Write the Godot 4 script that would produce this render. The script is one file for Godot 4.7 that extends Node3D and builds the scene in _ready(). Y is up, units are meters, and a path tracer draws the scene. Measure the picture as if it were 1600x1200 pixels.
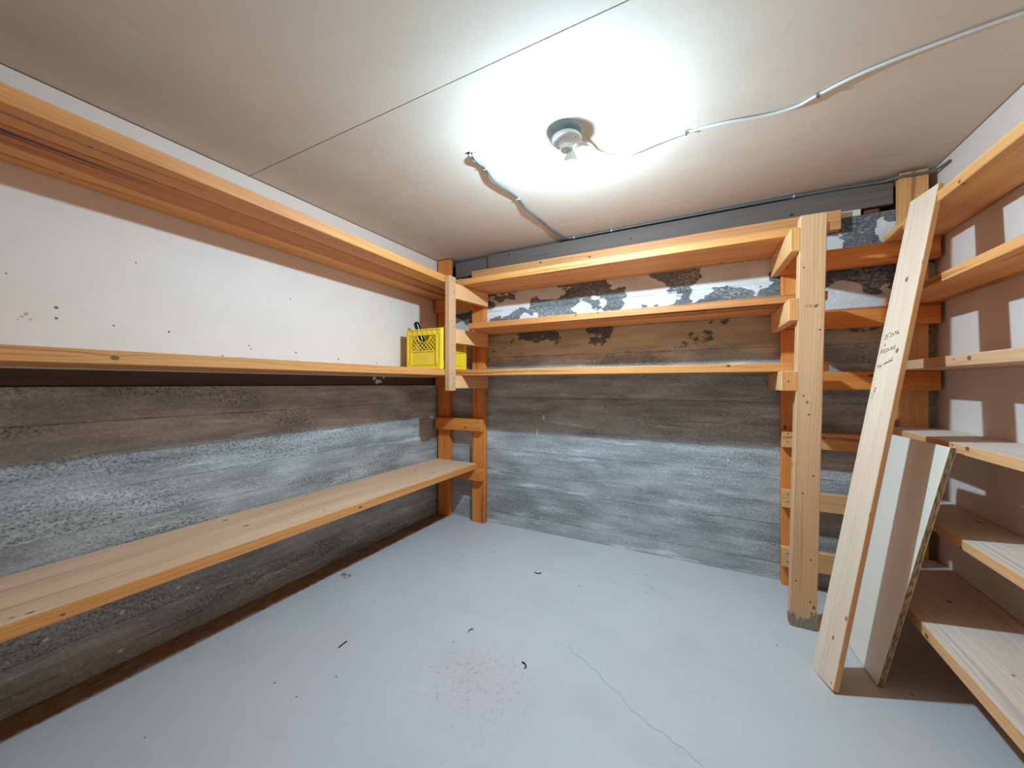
extends Node3D

# ------------------------------------------------------------------ tuning
const EYE := Vector3(0, 1.05, 0)
const YAW := 27.6937
const FOV := 91.64
const BULB := Vector3(-0.485, 1.93, -1.43)
const LIGHT := Color(0.72, 0.89, 1.0)

# room shell
const XL := -1.95
const XR := 0.93
const ZB := -2.435
const ZF := 1.0
const CEIL := 2.05

var rng := RandomNumberGenerator.new()
var M := {}
var taken := {}

# ------------------------------------------------------------------ helpers
func numbered(called: String) -> String:
	if not taken.has(called):
		taken[called] = 0
		return called
	taken[called] += 1
	return "%s_%03d" % [called, taken[called]]

func tag(o, label: String, category: String, group := "") -> void:
	o.set_meta("label", label)
	o.set_meta("category", category)
	if group != "":
		o.set_meta("group", group)

func thing(called: String, label: String, category: String, at := Vector3.ZERO, group := "") -> Node3D:
	var o := Node3D.new()
	o.name = numbered(called)
	add_child(o)
	o.position = at
	tag(o, label, category, group)
	return o

func structure(called: String) -> Node3D:
	var o := Node3D.new()
	o.name = called
	add_child(o)
	o.set_meta("kind", "structure")
	return o

func put(parent: Node, called: String, mesh: Mesh, at := Vector3.ZERO, mat: Material = null) -> MeshInstance3D:
	var o := MeshInstance3D.new()
	o.name = called if parent != self else numbered(called)
	o.mesh = mesh
	if mat != null:
		o.material_override = mat
	parent.add_child(o, true)
	o.position = at
	return o

# a chamfered board: x is the length, y the height, z the width; grain runs along x
func slab(size: Vector3, ch: float, mats: Array) -> ArrayMesh:
	# mats: [sides, top (+y) or null, ends or null]
	var h := size / 2.0
	var uo := rng.randf() * maxf(0.0, 3.4 - size.x)
	var vo: Array = []
	for i in 6:
		vo.append(rng.randf())
	var st := {}
	var order: Array = []
	var face_mat := func(axis: int, sgn: int) -> Material:
		if axis == 1 and sgn > 0 and mats.size() > 1 and mats[1] != null:
			return mats[1]
		if axis == 0 and mats.size() > 2 and mats[2] != null:
			return mats[2]
		return mats[0]
	var quad := func(m: Material, p: Array, n: Vector3, axis: int, fi: int) -> void:
		if not st.has(m):
			var s := SurfaceTool.new()
			s.begin(Mesh.PRIMITIVE_TRIANGLES)
			st[m] = s
			order.append(m)
		var t: SurfaceTool = st[m]
		var tris: Array = [[0, 1, 2], [0, 2, 3]] if p.size() == 4 else [[0, 1, 2]]
		for tri in tris:
			var a: Vector3 = p[tri[0]]
			var b: Vector3 = p[tri[1]]
			var c: Vector3 = p[tri[2]]
			var idx := [a, b, c]
			if (b - a).cross(c - a).dot(n) > 0:
				idx = [a, c, b]
			for v: Vector3 in idx:
				t.set_normal(n)
				var span := size.z if axis == 1 else size.y
				var room := maxf(0.0, 0.3 - span)
				if axis == 0:
					t.set_uv(Vector2((v.y + h.y + uo) / 3.6, (v.z + h.z + vo[fi] * 0.1) / 0.3))
				elif axis == 1:
					t.set_uv(Vector2((v.x + h.x + uo) / 3.6, (v.z + h.z + vo[fi] * room) / 0.3))
				else:
					t.set_uv(Vector2((v.x + h.x + uo) / 3.6, (v.y + h.y + vo[fi] * room) / 0.3))
				t.add_vertex(v)
	var corner := func(sx: int, sy: int, sz: int, ax: int) -> Vector3:
		var v := Vector3(sx * (h.x - ch), sy * (h.y - ch), sz * (h.z - ch))
		v[ax] = [sx, sy, sz][ax] * h[ax]
		return v
	for ax in 3:
		for sg in [-1, 1]:
			var p: Array = []
			for q in [[-1, -1], [1, -1], [1, 1], [-1, 1]]:
				var s := [0, 0, 0]
				s[ax] = sg
				s[(ax + 1) % 3] = q[0]
				s[(ax + 2) % 3] = q[1]
				p.append(corner.call(s[0], s[1], s[2], ax))
			var n := Vector3.ZERO
			n[ax] = sg
			quad.call(face_mat.call(ax, sg), p, n, ax, ax * 2 + (1 if sg > 0 else 0))
	for ax in 3:   # edges running along axis ax
		var b: int = (ax + 1) % 3
		var c: int = (ax + 2) % 3
		for sb in [-1, 1]:
			for sc in [-1, 1]:
				var lo := [0, 0, 0]
				lo[b] = sb
				lo[c] = sc
				var hi := lo.duplicate()
				lo[ax] = -1
				hi[ax] = 1
				var n := Vector3.ZERO
				n[b] = sb
				n[c] = sc
				var p := [corner.call(lo[0], lo[1], lo[2], b), corner.call(hi[0], hi[1], hi[2], b), corner.call(hi[0], hi[1], hi[2], c), corner.call(lo[0], lo[1], lo[2], c)]
				quad.call(mats[0], p, n.normalized(), 2 if ax == 0 else b, 4)
	for sx in [-1, 1]:
		for sy in [-1, 1]:
			for sz in [-1, 1]:
				quad.call(mats[0], [corner.call(sx, sy, sz, 0), corner.call(sx, sy, sz, 1), corner.call(sx, sy, sz, 2)], Vector3(sx, sy, sz).normalized(), 2, 5)
	var mesh := ArrayMesh.new()
	for m in order:
		var t: SurfaceTool = st[m]
		t.generate_tangents()
		t.commit(mesh)
		mesh.surface_set_material(mesh.get_surface_count() - 1, m)
	return mesh

# axis-aligned board between two corners; grain along the longest side
func board(parent: Node, called: String, lo: Vector3, hi: Vector3, mats: Array, ch := 0.002) -> MeshInstance3D:
	var s := hi - lo
	var mid := (lo + hi) / 2.0
	var o: MeshInstance3D
	if s.x >= s.y and s.x >= s.z:
		o = put(parent, called, slab(s, ch, mats), mid)
	elif s.z >= s.y:
		o = put(parent, called, slab(Vector3(s.z, s.y, s.x), ch, mats), mid)
		o.rotation.y = PI / 2
	else:
		o = put(parent, called, slab(Vector3(s.y, s.x, s.z), ch, mats), mid)
		o.rotation.z = PI / 2
	return o

# board along a -> b, its height along up, its width across
func beam(parent: Node, called: String, a: Vector3, b: Vector3, height: float, width: float, up: Vector3, mats: Array, ch := 0.002) -> MeshInstance3D:
	var x := (b - a).normalized()
	var z := x.cross(up).normalized()
	var y := z.cross(x).normalized()
	var o := put(parent, called, slab(Vector3(a.distance_to(b), height, width), ch, mats), Vector3.ZERO)
	o.transform = Transform3D(Basis(x, y, z), (a + b) / 2.0)
	return o

func tube(points: Array, r: float, sides := 8, flat := 1.0) -> ArrayMesh:
	var curve := Curve3D.new()
	for i in points.size():
		var t := Vector3.ZERO
		if i > 0 and i < points.size() - 1:
			t = (points[i + 1] - points[i - 1]) / 6.0
		curve.add_point(points[i], -t, t)
	curve.bake_interval = 0.012
	var pts := curve.get_baked_points()
	var st := SurfaceTool.new()
	st.begin(Mesh.PRIMITIVE_TRIANGLES)
	st.set_smooth_group(0)
	var rings: Array = []
	for i in pts.size():
		var d: Vector3 = (pts[mini(i + 1, pts.size() - 1)] - pts[maxi(i - 1, 0)]).normalized()
		var side := d.cross(Vector3.UP)
		if side.length() < 0.05:
			side = Vector3.RIGHT
		side = side.normalized()
		var up := side.cross(d).normalized()
		var ring: Array = []
		for k in sides:
			var an := TAU * k / sides
			ring.append(pts[i] + side * cos(an) * r + up * sin(an) * r * flat)
		rings.append(ring)
	for i in rings.size() - 1:
		for k in sides:
			var k2 := (k + 1) % sides
			for v in [rings[i][k], rings[i + 1][k], rings[i + 1][k2], rings[i][k], rings[i + 1][k2], rings[i][k2]]:
				st.add_vertex(v)
	for e in [0, rings.size() - 1]:
		st.set_smooth_group(-1)
		for k in range(1, sides - 1):
			for v in [rings[e][0], rings[e][k], rings[e][k + 1]]:
				st.add_vertex(v)
	st.generate_normals()
	return st.commit()

func lathe(profile: Array, sides := 32) -> ArrayMesh:
	# profile runs so that the outside lies on the right of its direction (x outwards, y up)
	var st := SurfaceTool.new()
	st.begin(Mesh.PRIMITIVE_TRIANGLES)
	st.set_smooth_group(-1)
	for i in profile.size() - 1:
		var a: Vector2 = profile[i]
		var b: Vector2 = profile[i + 1]
		if a.distance_to(b) < 0.00001:
			continue
		var d := (b - a).normalized()
		var nn := Vector2(d.y, -d.x)
		for k in sides:
			var t0 := TAU * k / sides
			var t1 := TAU * (k + 1) / sides
			var p := [Vector3(cos(t0) * a.x, a.y, sin(t0) * a.x), Vector3(cos(t1) * a.x, a.y, sin(t1) * a.x), Vector3(cos(t1) * b.x, b.y, sin(t1) * b.x), Vector3(cos(t0) * b.x, b.y, sin(t0) * b.x)]
			for tri in [[0, 1, 2], [0, 2, 3]]:
				var va: Vector3 = p[tri[0]]
				var vb: Vector3 = p[tri[1]]
				var vc: Vector3 = p[tri[2]]
				var g := (vb - va).cross(vc - va)
				if g.length() < 1e-12:
					continue
				var tm := (t0 + t1) / 2
				var ord: Array = tri
				if g.dot(Vector3(cos(tm) * nn.x, nn.y, sin(tm) * nn.x)) > 0:
					ord = [tri[0], tri[2], tri[1]]
				for q in ord:
					var tt := t0 if q in [0, 3] else t1
					st.set_normal(Vector3(cos(tt) * nn.x, nn.y, sin(tt) * nn.x))
					st.add_vertex(p[q])
	return st.commit()

func box_into(st: SurfaceTool, lo: Vector3, hi: Vector3, xf := Transform3D.IDENTITY) -> void:
	var b := BoxMesh.new()
	b.size = hi - lo
	st.append_from(b, 0, xf * Transform3D(Basis.IDENTITY, (lo + hi) / 2.0))

# ------------------------------------------------------------------ textures
func noise(sd: int, freq: float, oct := 3) -> FastNoiseLite:
	var n := FastNoiseLite.new()
	n.seed = sd
	n.noise_type = FastNoiseLite.TYPE_SIMPLEX_SMOOTH
	n.frequency = freq
	n.fractal_octaves = oct
	return n

func paint(w: int, h: int, fn: Callable) -> Image:
	var d := PackedByteArray()
	d.resize(w * h * 3)
	var i := 0
	for y in h:
		for x in w:
			var c: Color = fn.call(x, y)
			d[i] = clampi(int(c.r * 255.0), 0, 255)
			d[i + 1] = clampi(int(c.g * 255.0), 0, 255)
			d[i + 2] = clampi(int(c.b * 255.0), 0, 255)
			i += 3
	return Image.create_from_data(w, h, false, Image.FORMAT_RGB8, d)

func tex(img: Image) -> ImageTexture:
	img.generate_mipmaps()
	return ImageTexture.create_from_image(img)

func wood_image(sd: int, light: Color, mid: Color, dark: Color, knots: int, streaks: float) -> Image:
	var warp := noise(sd, 0.9, 2)
	var fine := noise(sd + 1, 1.0, 2)
	var broad := noise(sd + 2, 1.0, 2)
	var r := RandomNumberGenerator.new()
	r.seed = sd * 77
	var ks: Array = []
	for i in knots:
		ks.append([r.randf() * 3.6, r.randf() * 0.3, r.randf_range(0.0025, 0.008)])
	var grid := {}
	for k in ks:
		for cx in range(int((k[0] - 0.12) / 0.1), int((k[0] + 0.12) / 0.1) + 1):
			if not grid.has(cx):
				grid[cx] = []
			grid[cx].append(k)
	return paint(1536, 256, func(px: int, py: int) -> Color:
		var u := px * 3.6 / 1536.0
		var v := py * 0.3 / 256.0
		var bend := 0.0
		var kn := 0.0
		var cell := int(u / 0.1)
		if grid.has(cell):
			for k in grid[cell]:
				var du: float = (u - k[0]) / 2.6
				var dv: float = v - k[1]
				var d: float = sqrt(du * du + dv * dv)
				var rr: float = k[2]
				bend += signf(dv) * rr * exp(-d * d / (rr * rr * 9.0)) * 1.2
				var dk: float = sqrt(pow((u - k[0]) / 1.5, 2) + dv * dv) / rr
				kn = maxf(kn, smoothstep(1.15, 0.7, dk))
		var vv := v + bend * 0.8 + 0.012 * warp.get_noise_2d(u * 1.3, v * 9.0)
		var ring := 0.5 + 0.5 * sin((vv * 150.0 + 3.5 * warp.get_noise_2d(u * 0.35 + 9.0, vv * 14.0)) * TAU * 0.62)
		var f := fine.get_noise_2d(u * 9.0, vv * 420.0)
		var b := broad.get_noise_2d(u * 0.7, vv * 10.0)
		var t := 0.28 * pow(ring, 2.0) + 0.16 * f + 0.3 * b + 0.28
		var c := light.lerp(mid, clampf(t * 1.25, 0, 1))
		var s := smoothstep(0.28, 0.6, broad.get_noise_2d(u * 0.45 + 40.0, vv * 26.0)) * streaks
		c = c.lerp(dark, clampf(s * (0.6 + 0.5 * f), 0, 0.85))
		return c.lerp(dark.darkened(0.2), kn * 0.7))

func concrete_images(sd: int, w: int, h: int, len_m: float, hgt: float, seams: Array, kind: String, marks: Array) -> Array:
	var mott := noise(sd, 1.0, 4)
	var streak := noise(sd + 3, 1.0, 3)
	var pit := noise(sd + 5, 1.0, 2)
	var patch := noise(sd + 7, 1.0, 4)
	var r := RandomNumberGenerator.new()
	r.seed = sd
	var tone: Array = []
	for i in seams.size() + 1:
		tone.append(r.randf_range(-0.05, 0.05))
	var hd := PackedByteArray()
	hd.resize(w * h)
	var col := paint(w, h, func(px: int, py: int) -> Color:
		var s := px * len_m / w
		var y := hgt - py * hgt / h
		var bi := 0
		while bi < seams.size() and y > seams[bi]:
			bi += 1
		var near := 1.0
		for q in seams:
			near = minf(near, absf(y - q + 0.004 * mott.get_noise_2d(s * 4.0, q * 50.0)))
		var m := mott.get_noise_2d(s * 2.2, y * 5.0)
		var st := streak.get_noise_2d(s * 2.0, y * 20.0)
		var fs := streak.get_noise_2d(s * 20.0 + 30.0, y * 75.0)
		var p := pit.get_noise_2d(s * 95.0, y * 95.0)
		var p2 := pit.get_noise_2d(s * 40.0 + 7.0, y * 55.0)
		var rough := smoothstep(-0.15, 0.35, mott.get_noise_2d(s * 0.9 + 50.0, y * 3.0 + bi * 3.1))
		if kind == "back" and y < 1.15:
			rough *= 0.35
		var v: float = 0.5 + tone[bi] + 0.22 * m + 0.12 * st + 0.05 * fs
		v -= smoothstep(0.12, 0.5, p) * (0.1 + 0.22 * rough)
		v -= smoothstep(0.2, 0.5, p2) * 0.16 * rough
		v += smoothstep(0.25, 0.6, -p2) * 0.1
		v += smoothstep(0.3, 0.62, patch.get_noise_2d(s * 1.6, y * 13.0 + 20.0)) * 0.2
		var hv := 0.5 + 0.25 * p + 0.2 * p2 * rough + 0.15 * fs
		var c := Color(0.36, 0.345, 0.33).lerp(Color(0.97, 0.945, 0.92), clampf(v, 0, 1))
		if kind == "back" and y > 1.16:
			# patchy lime and dark bare concrete in the upper courses
			var w1 := patch.get_noise_2d(s * 2.3, y * 3.2)
			var w2 := patch.get_noise_2d(s * 2.6 + 31.0, y * 3.6)
			var edge := 0.10 * mott.get_noise_2d(s * 11.0, y * 11.0) + 0.05 * fs
			var dark_c := Color(0.33, 0.325, 0.32).lerp(Color(0.52, 0.51, 0.50), clampf(0.5 + p2 * 0.3 + m * 0.7 + 0.5 * fs + 0.25 * p, 0, 1))
			var lime := Color(0.80, 0.765, 0.73).lerp(Color(0.92, 0.88, 0.85), clampf(0.5 + m + 0.4 * p, 0, 1))
			var parge := Color(0.66, 0.58, 0.48).lerp(Color(0.77, 0.69, 0.58), clampf(0.5 + m * 0.9 + st * 0.6 + 0.3 * p, 0, 1))
			if y > 1.43:
				c = dark_c.lerp(lime, smoothstep(-0.01, 0.03, w1 + edge - 0.02))
				c = c.lerp(lime.lightened(0.2), smoothstep(0.25, 0.45, p2 * 0.7 + 0.8 * w2) * 0.3)
			else:
				var low := 1.245 + 0.05 * w2 + 0.7 * edge
				c = c.lerp(parge, smoothstep(-0.004, 0.004, y - low))
				c = c.lerp(dark_c.darkened(0.15), smoothstep(0.0, 0.02, w1 + edge - 0.17) * smoothstep(1.3, 1.34, y + edge))
		var sl := smoothstep(0.004, 0.0, near) * clampf(mott.get_noise_2d(s * 3.0, 8.0 + bi) * 4.0 + 0.35, 0, 1)
		c = c.darkened(0.24 * sl)
		for q in marks:
			var mx: float = (s - q[0]) / q[2]
			var my: float = (y - q[1]) / q[3]
			if absf(mx) < 1.4 and absf(my) < 1.4:
				c = c.lerp(Color(0.93, 0.88, 0.82), smoothstep(1.1, 0.8, sqrt(mx * mx + my * my) + 0.35 * p2) * 0.9)
		hd[py * w + px] = clampi(int(hv * 255.0 - 90.0 * sl), 0, 255)
		return c)
	var hi := Image.create_from_data(w, h, false, Image.FORMAT_L8, hd)
	hi.convert(Image.FORMAT_RGBA8)
	hi.bump_map_to_normal_map(2.2)
	return [col, hi]

func plain(c: Color, rough := 0.7, metal := 0.0) -> StandardMaterial3D:
	var m := StandardMaterial3D.new()
	m.albedo_color = c
	m.roughness = rough
	m.metallic = metal
	return m

func textured(t: Texture2D, tint: Color, rough := 0.7) -> StandardMaterial3D:
	var m := plain(tint, rough)
	m.albedo_texture = t
	m.texture_filter = BaseMaterial3D.TEXTURE_FILTER_LINEAR_WITH_MIPMAPS_ANISOTROPIC
	return m

func spots(c: Color, u: float, v: float, list: Array) -> Color:
	for s in list:
		var d := Vector2(u - s[0], v - s[1]).length()
		if d < s[2]:
			return c.lerp(s[3], smoothstep(s[2], s[2] * 0.5, d) * 0.85)
	return c

func make_materials() -> void:
	var fir := tex(wood_image(11, Color(0.95, 0.70, 0.43), Color(0.83, 0.53, 0.28), Color(0.42, 0.24, 0.13), 9, 0.7))
	var pine := tex(wood_image(23, Color(0.97, 0.86, 0.76), Color(0.90, 0.75, 0.61), Color(0.48, 0.30, 0.20), 22, 0.15))
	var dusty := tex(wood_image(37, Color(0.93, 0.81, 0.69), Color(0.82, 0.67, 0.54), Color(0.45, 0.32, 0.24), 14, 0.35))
	var stained := tex(wood_image(53, Color(0.92, 0.66, 0.40), Color(0.78, 0.49, 0.26), Color(0.20, 0.14, 0.11), 16, 1.5))
	M.fir_stained = textured(stained, Color(0.90, 0.81, 0.72), 0.65)
	M.fir = textured(fir, Color(1, 1, 1), 0.62)
	M.fir_gold = textured(fir, Color(0.95, 0.89, 0.80), 0.6)
	M.post = textured(dusty, Color(0.98, 0.86, 0.74), 0.65)
	M.fir_red = textured(fir, Color(1.0, 0.84, 0.62), 0.62)
	M.fir_brown = textured(fir, Color(0.94, 0.92, 0.95), 0.65)
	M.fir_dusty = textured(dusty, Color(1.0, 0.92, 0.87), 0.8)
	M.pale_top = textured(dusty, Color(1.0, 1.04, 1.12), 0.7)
	M.fir_end = textured(fir, Color(0.98, 0.93, 0.86), 0.75)
	M.pine = textured(pine, Color(0.89, 0.77, 0.66), 0.6)
	M.pine_side = textured(pine, Color(0.97, 0.82, 0.64), 0.6)
	M.pine_pale = textured(pine, Color(0.96, 0.93, 0.92), 0.6)
	M.old_plate = textured(dusty, Color(0.50, 0.51, 0.55), 0.85)
	M.sill = textured(dusty, Color(0.42, 0.40, 0.40), 0.85)

	# paper-faced ceiling board and painted wallboard
	var mo := noise(5, 1.0, 4)
	var fi := noise(6, 1.0, 2)
	var cimg := paint(512, 512, func(px: int, py: int) -> Color:
		var u := px / 512.0
		var v := py / 512.0
		var k := 0.5 + 0.35 * mo.get_noise_2d(u * 3.0, v * 5.0) + 0.12 * fi.get_noise_2d(u * 60.0, v * 30.0)
		return Color(0.865, 0.775, 0.695).lerp(Color(0.915, 0.83, 0.755), clampf(k, 0, 1)))
	M.ceiling = textured(tex(cimg), Color(1, 1, 1), 0.8)
	M.ceiling.uv1_triplanar = true
	M.ceiling.uv1_world_triplanar = true
	M.ceiling.uv1_scale = Vector3(0.7, 0.7, 0.7)
	M.wallboard = wallboard_material([])
	# left wallboard carries the nail marks and scuffs one sees between the two upper shelves
	var dk := Color(0.25, 0.23, 0.22)
	var sp: Array = []
	for q in [[-0.402, 1.31, 0.006], [-0.402, 1.274, 0.005], [-0.54, 1.268, 0.004], [-0.70, 1.265, 0.005], [-1.0, 1.236, 0.004], [-1.01, 1.22, 0.004], [-0.89, 1.18, 0.004], [-0.97, 1.177, 0.003], [-1.49, 1.2, 0.006], [-1.23, 1.22, 0.005], [-1.78, 1.19, 0.005], [-1.2, 1.5, 0.004], [-0.6, 1.52, 0.003], [-1.6, 1.45, 0.003], [-1.9, 1.62, 0.004], [-0.3, 1.4, 0.003]]:
		sp.append([q[0], q[1], q[2], dk])
	for q in [[-0.339, 1.278, 0.007], [-0.33, 1.268, 0.005], [-0.348, 1.262, 0.004], [-0.322, 1.258, 0.003]]:
		sp.append([q[0], q[1], q[2], Color(0.74, 0.62, 0.45)])
	M.wallboard_left = wallboard_material(sp)

	# painted floor with worn patches, specks and a hairline crack
	var fm := noise(31, 1.0, 4)
	var ff := noise(32, 1.0, 2)
	var fr := RandomNumberGenerator.new()
	fr.seed = 4
	var fs: Array = []
	for i in 90:
		fs.append([fr.randf_range(-1.9, 0.9), fr.randf_range(-2.4, 0.9), fr.randf_range(0.003, 0.006), Color(0.36, 0.36, 0.35)])
	var fgrid := {}
	for q in fs:
		fgrid[Vector2i(int(floor(q[0] * 10)), int(floor(q[1] * 10)))] = q
	var fimg := paint(1024, 1228, func(px: int, py: int) -> Color:
		var x := XL + px * 2.88 / 1024.0
		var z := ZB + py * 3.435 / 1228.0
		var k := 0.5 + 0.4 * fm.get_noise_2d(x * 1.6, z * 1.6) + 0.14 * ff.get_noise_2d(x * 30.0, z * 30.0)
		var c := Color(0.755, 0.71, 0.685).lerp(Color(0.80, 0.755, 0.73), clampf(k, 0, 1))
		var scuff := smoothstep(0.22, 0.5, fm.get_noise_2d(x * 2.0 + 20.0, z * 3.5))
		c = c.lerp(Color(0.70, 0.66, 0.635), scuff * 0.2)
		var worn := smoothstep(0.32, 0.05, Vector2((x + 0.72) * 1.0, (z + 1.12) * 1.2).length() + 0.12 * fm.get_noise_2d(x * 9.0, z * 9.0))
		c = c.lerp(Color(0.79, 0.70, 0.665), worn * 0.5)
		c = c.lerp(Color(0.55, 0.52, 0.50), worn * smoothstep(0.3, 0.5, ff.get_noise_2d(x * 60.0, z * 34.0)) * 0.35)
		var cr := absf((x + 0.36) * 0.6 - (z + 1.35) + 0.03 * fm.get_noise_2d(x * 6.0, 3.0))
		if x > -0.5 and x < 0.3:
			c = c.lerp(Color(0.5, 0.52, 0.53), smoothstep(0.004, 0.0, cr) * 0.6)
		# ragged brown stain along the left wall, with the lowest shelf's shadow painted in
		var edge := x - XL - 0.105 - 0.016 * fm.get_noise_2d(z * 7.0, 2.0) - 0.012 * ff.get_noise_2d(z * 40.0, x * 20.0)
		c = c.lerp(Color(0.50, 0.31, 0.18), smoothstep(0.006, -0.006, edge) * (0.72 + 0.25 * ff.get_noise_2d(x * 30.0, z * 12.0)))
		var cell := Vector2i(int(floor(x * 10)), int(floor(z * 10)))
		if fgrid.has(cell):
			c = spots(c, x, z, [fgrid[cell]])
		return c)
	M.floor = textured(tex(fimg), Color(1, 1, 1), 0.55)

	var seams_l := [0.06, 0.155, 0.345, 0.535, 0.665, 0.79, 0.915]
	# paint drips and specks, as [along, height, half width, half height]; the left wall's texture starts at its near end
	var marks_l: Array = []
	for q in [[-0.726, 0.205], [-0.796, 0.169], [-0.376, 0.2], [-0.556, 0.05], [-0.561, 0.191], [-1.4, 0.3]]:
		marks_l.append([ZF - q[0], q[1], 0.009, 0.006])
	var marks_b: Array = []
	for q in [[-1.028, 0.815, 0.009, 0.017], [-1.077, 0.713, 0.009, 0.019], [-1.18, 1.036, 0.005, 0.006], [-0.42, 0.81, 0.012, 0.003], [-0.36, 0.80, 0.016, 0.003], [-0.30, 0.83, 0.01, 0.002], [0.1, 0.62, 0.006, 0.006], [-0.7, 0.45, 0.004, 0.004]]:
		marks_b.append([q[0] - XL + 0.01, q[1], q[2], q[3]])
	var cl := concrete_images(101, 2048, 640, 3.435, 1.04, seams_l, "left", marks_l)
	M.concrete_left = textured(tex(cl[0]), Color(1, 1, 1), 0.85)
	M.concrete_left.normal_enabled = true
	M.concrete_left.normal_texture = tex(cl[1])
	M.concrete_left.normal_scale = 0.8
	var seams_b := [0.09, 0.2, 0.297, 0.41, 0.56, 0.7, 0.83, 0.95, 1.08, 1.25, 1.42, 1.6, 1.75]
	var cb := concrete_images(211, 1600, 1050, 2.9, 1.885, seams_b, "back", marks_b)
	M.concrete_back = textured(tex(cb[0]), Color(1, 1, 1), 0.85)
	M.concrete_back.normal_enabled = true
	M.concrete_back.normal_texture = tex(cb[1])
	M.concrete_back.normal_scale = 0.8
	M.seams_l = seams_l
	M.seams_b = seams_b

	var pn := noise(71, 1.0, 2)
	var pimg := paint(512, 128, func(px: int, py: int) -> Color:
		var k := 0.5 + 0.7 * pn.get_noise_2d(px * 0.21, py * 0.42)
		return Color(0.36, 0.25, 0.16).lerp(Color(0.86, 0.72, 0.52), clampf(k, 0, 1)))
	M.chipboard = textured(tex(pimg), Color(1, 1, 1), 0.85)
	M.melamine = plain(Color(0.92, 0.84, 0.76), 0.35)
	M.steel = plain(Color(0.62, 0.64, 0.66), 0.4, 0.9)
	M.galvanised = plain(Color(0.72, 0.82, 0.86), 0.5, 0.2)
	M.nail = plain(Color(0.16, 0.15, 0.15), 0.6, 0.5)
	M.porcelain = plain(Color(0.93, 0.92, 0.90), 0.2)
	M.white_jacket = plain(Color(0.90, 0.89, 0.87), 0.45)
	M.grey_jacket = plain(Color(0.40, 0.40, 0.39), 0.5)
	M.plaster = plain(Color(0.93, 0.92, 0.90), 0.9)
	M.void = plain(Color(0.10, 0.09, 0.09), 0.95)
	M.crate = plain(Color(0.97, 0.80, 0.14), 0.38)
	M.crate_mark = plain(Color(0.78, 0.75, 0.50), 0.6)
	M.black_plastic = plain(Color(0.05, 0.055, 0.07), 0.25)
	M.grey_cord = plain(Color(0.62, 0.62, 0.60), 0.6)
	M.ink = plain(Color(0.12, 0.12, 0.16), 0.7)
	M.red_brick = plain(Color(0.50, 0.25, 0.19), 0.9)
	M.cream_block = plain(Color(0.86, 0.82, 0.72), 0.8)
	M.cement = textured(dusty, Color(0.66, 0.68, 0.70), 0.95)
	M.door_paint = plain(Color(0.80, 0.70, 0.56), 0.5)
	M.debris = plain(Color(0.13, 0.11, 0.10), 0.9)
	M.debris_tan = plain(Color(0.62, 0.53, 0.46), 0.9)
	M.bulb = plain(Color(1, 1, 1), 0.3)
	M.added_bulb_collar = plain(Color(0.92, 0.92, 0.91), 0.4)
	M.bulb.emission_enabled = true
	M.bulb.emission = LIGHT
	M.bulb.emission_energy_multiplier = 2.5

func wallboard_material(list: Array) -> StandardMaterial3D:
	var mo := noise(15, 1.0, 4)
	var fi := noise(16, 1.0, 2)
	var base_a := Color(0.905, 0.81, 0.745)
	var base_b := Color(0.94, 0.85, 0.785)
	var img: Image
	if list.is_empty():
		img = paint(256, 256, func(px: int, py: int) -> Color:
			var k := 0.5 + 0.4 * mo.get_noise_2d(px / 60.0, py / 60.0) + 0.15 * fi.get_noise_2d(px / 4.0, py / 4.0)
			return base_a.lerp(base_b, clampf(k, 0, 1)))
		var m := textured(tex(img), Color(1, 1, 1), 0.6)
		m.uv1_triplanar = true
		m.uv1_world_triplanar = true
		return m
	img = paint(1536, 440, func(px: int, py: int) -> Color:
		var z := ZB + px * 3.435 / 1536.0
		var y := CEIL - py * 0.95 / 440.0
		var k := 0.5 + 0.4 * mo.get_noise_2d(z * 4.0, y * 4.0) + 0.2 * fi.get_noise_2d(z * 22.0, y * 60.0)
		return spots(base_a.lerp(base_b, clampf(k, 0, 1)), z, y, list))
	return textured(tex(img), Color(1, 1, 1), 0.6)

# ------------------------------------------------------------------ build
func _ready() -> void:
	rng.seed = 20
	# camera
	var cam := Camera3D.new()
	cam.name = "camera"
	cam.fov = FOV
	cam.near = 0.02
	cam.position = EYE
	cam.rotation_degrees = Vector3(0, YAW, 0)
	add_child(cam)
	cam.current = true
	# environment: a closed cellar room, no sky light gets in
	var we := WorldEnvironment.new()
	we.name = "environment"
	var env := Environment.new()
	env.background_mode = Environment.BG_COLOR
	env.background_color = Color(0.02, 0.02, 0.02)
	env.tonemap_mode = Environment.TONE_MAPPER_LINEAR
	env.tonemap_exposure = 1.0
	env.sdfgi_enabled = true
	env.ssao_enabled = true
	env.ssil_enabled = true
	we.environment = env
	add_child(we)

	make_materials()
	build_shell()
	build_left_shelving()
	build_back_shelving()
	build_right_shelving()
	build_leaning()
	build_lamp()
	build_cables()
	build_crate()
	build_small()

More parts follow.
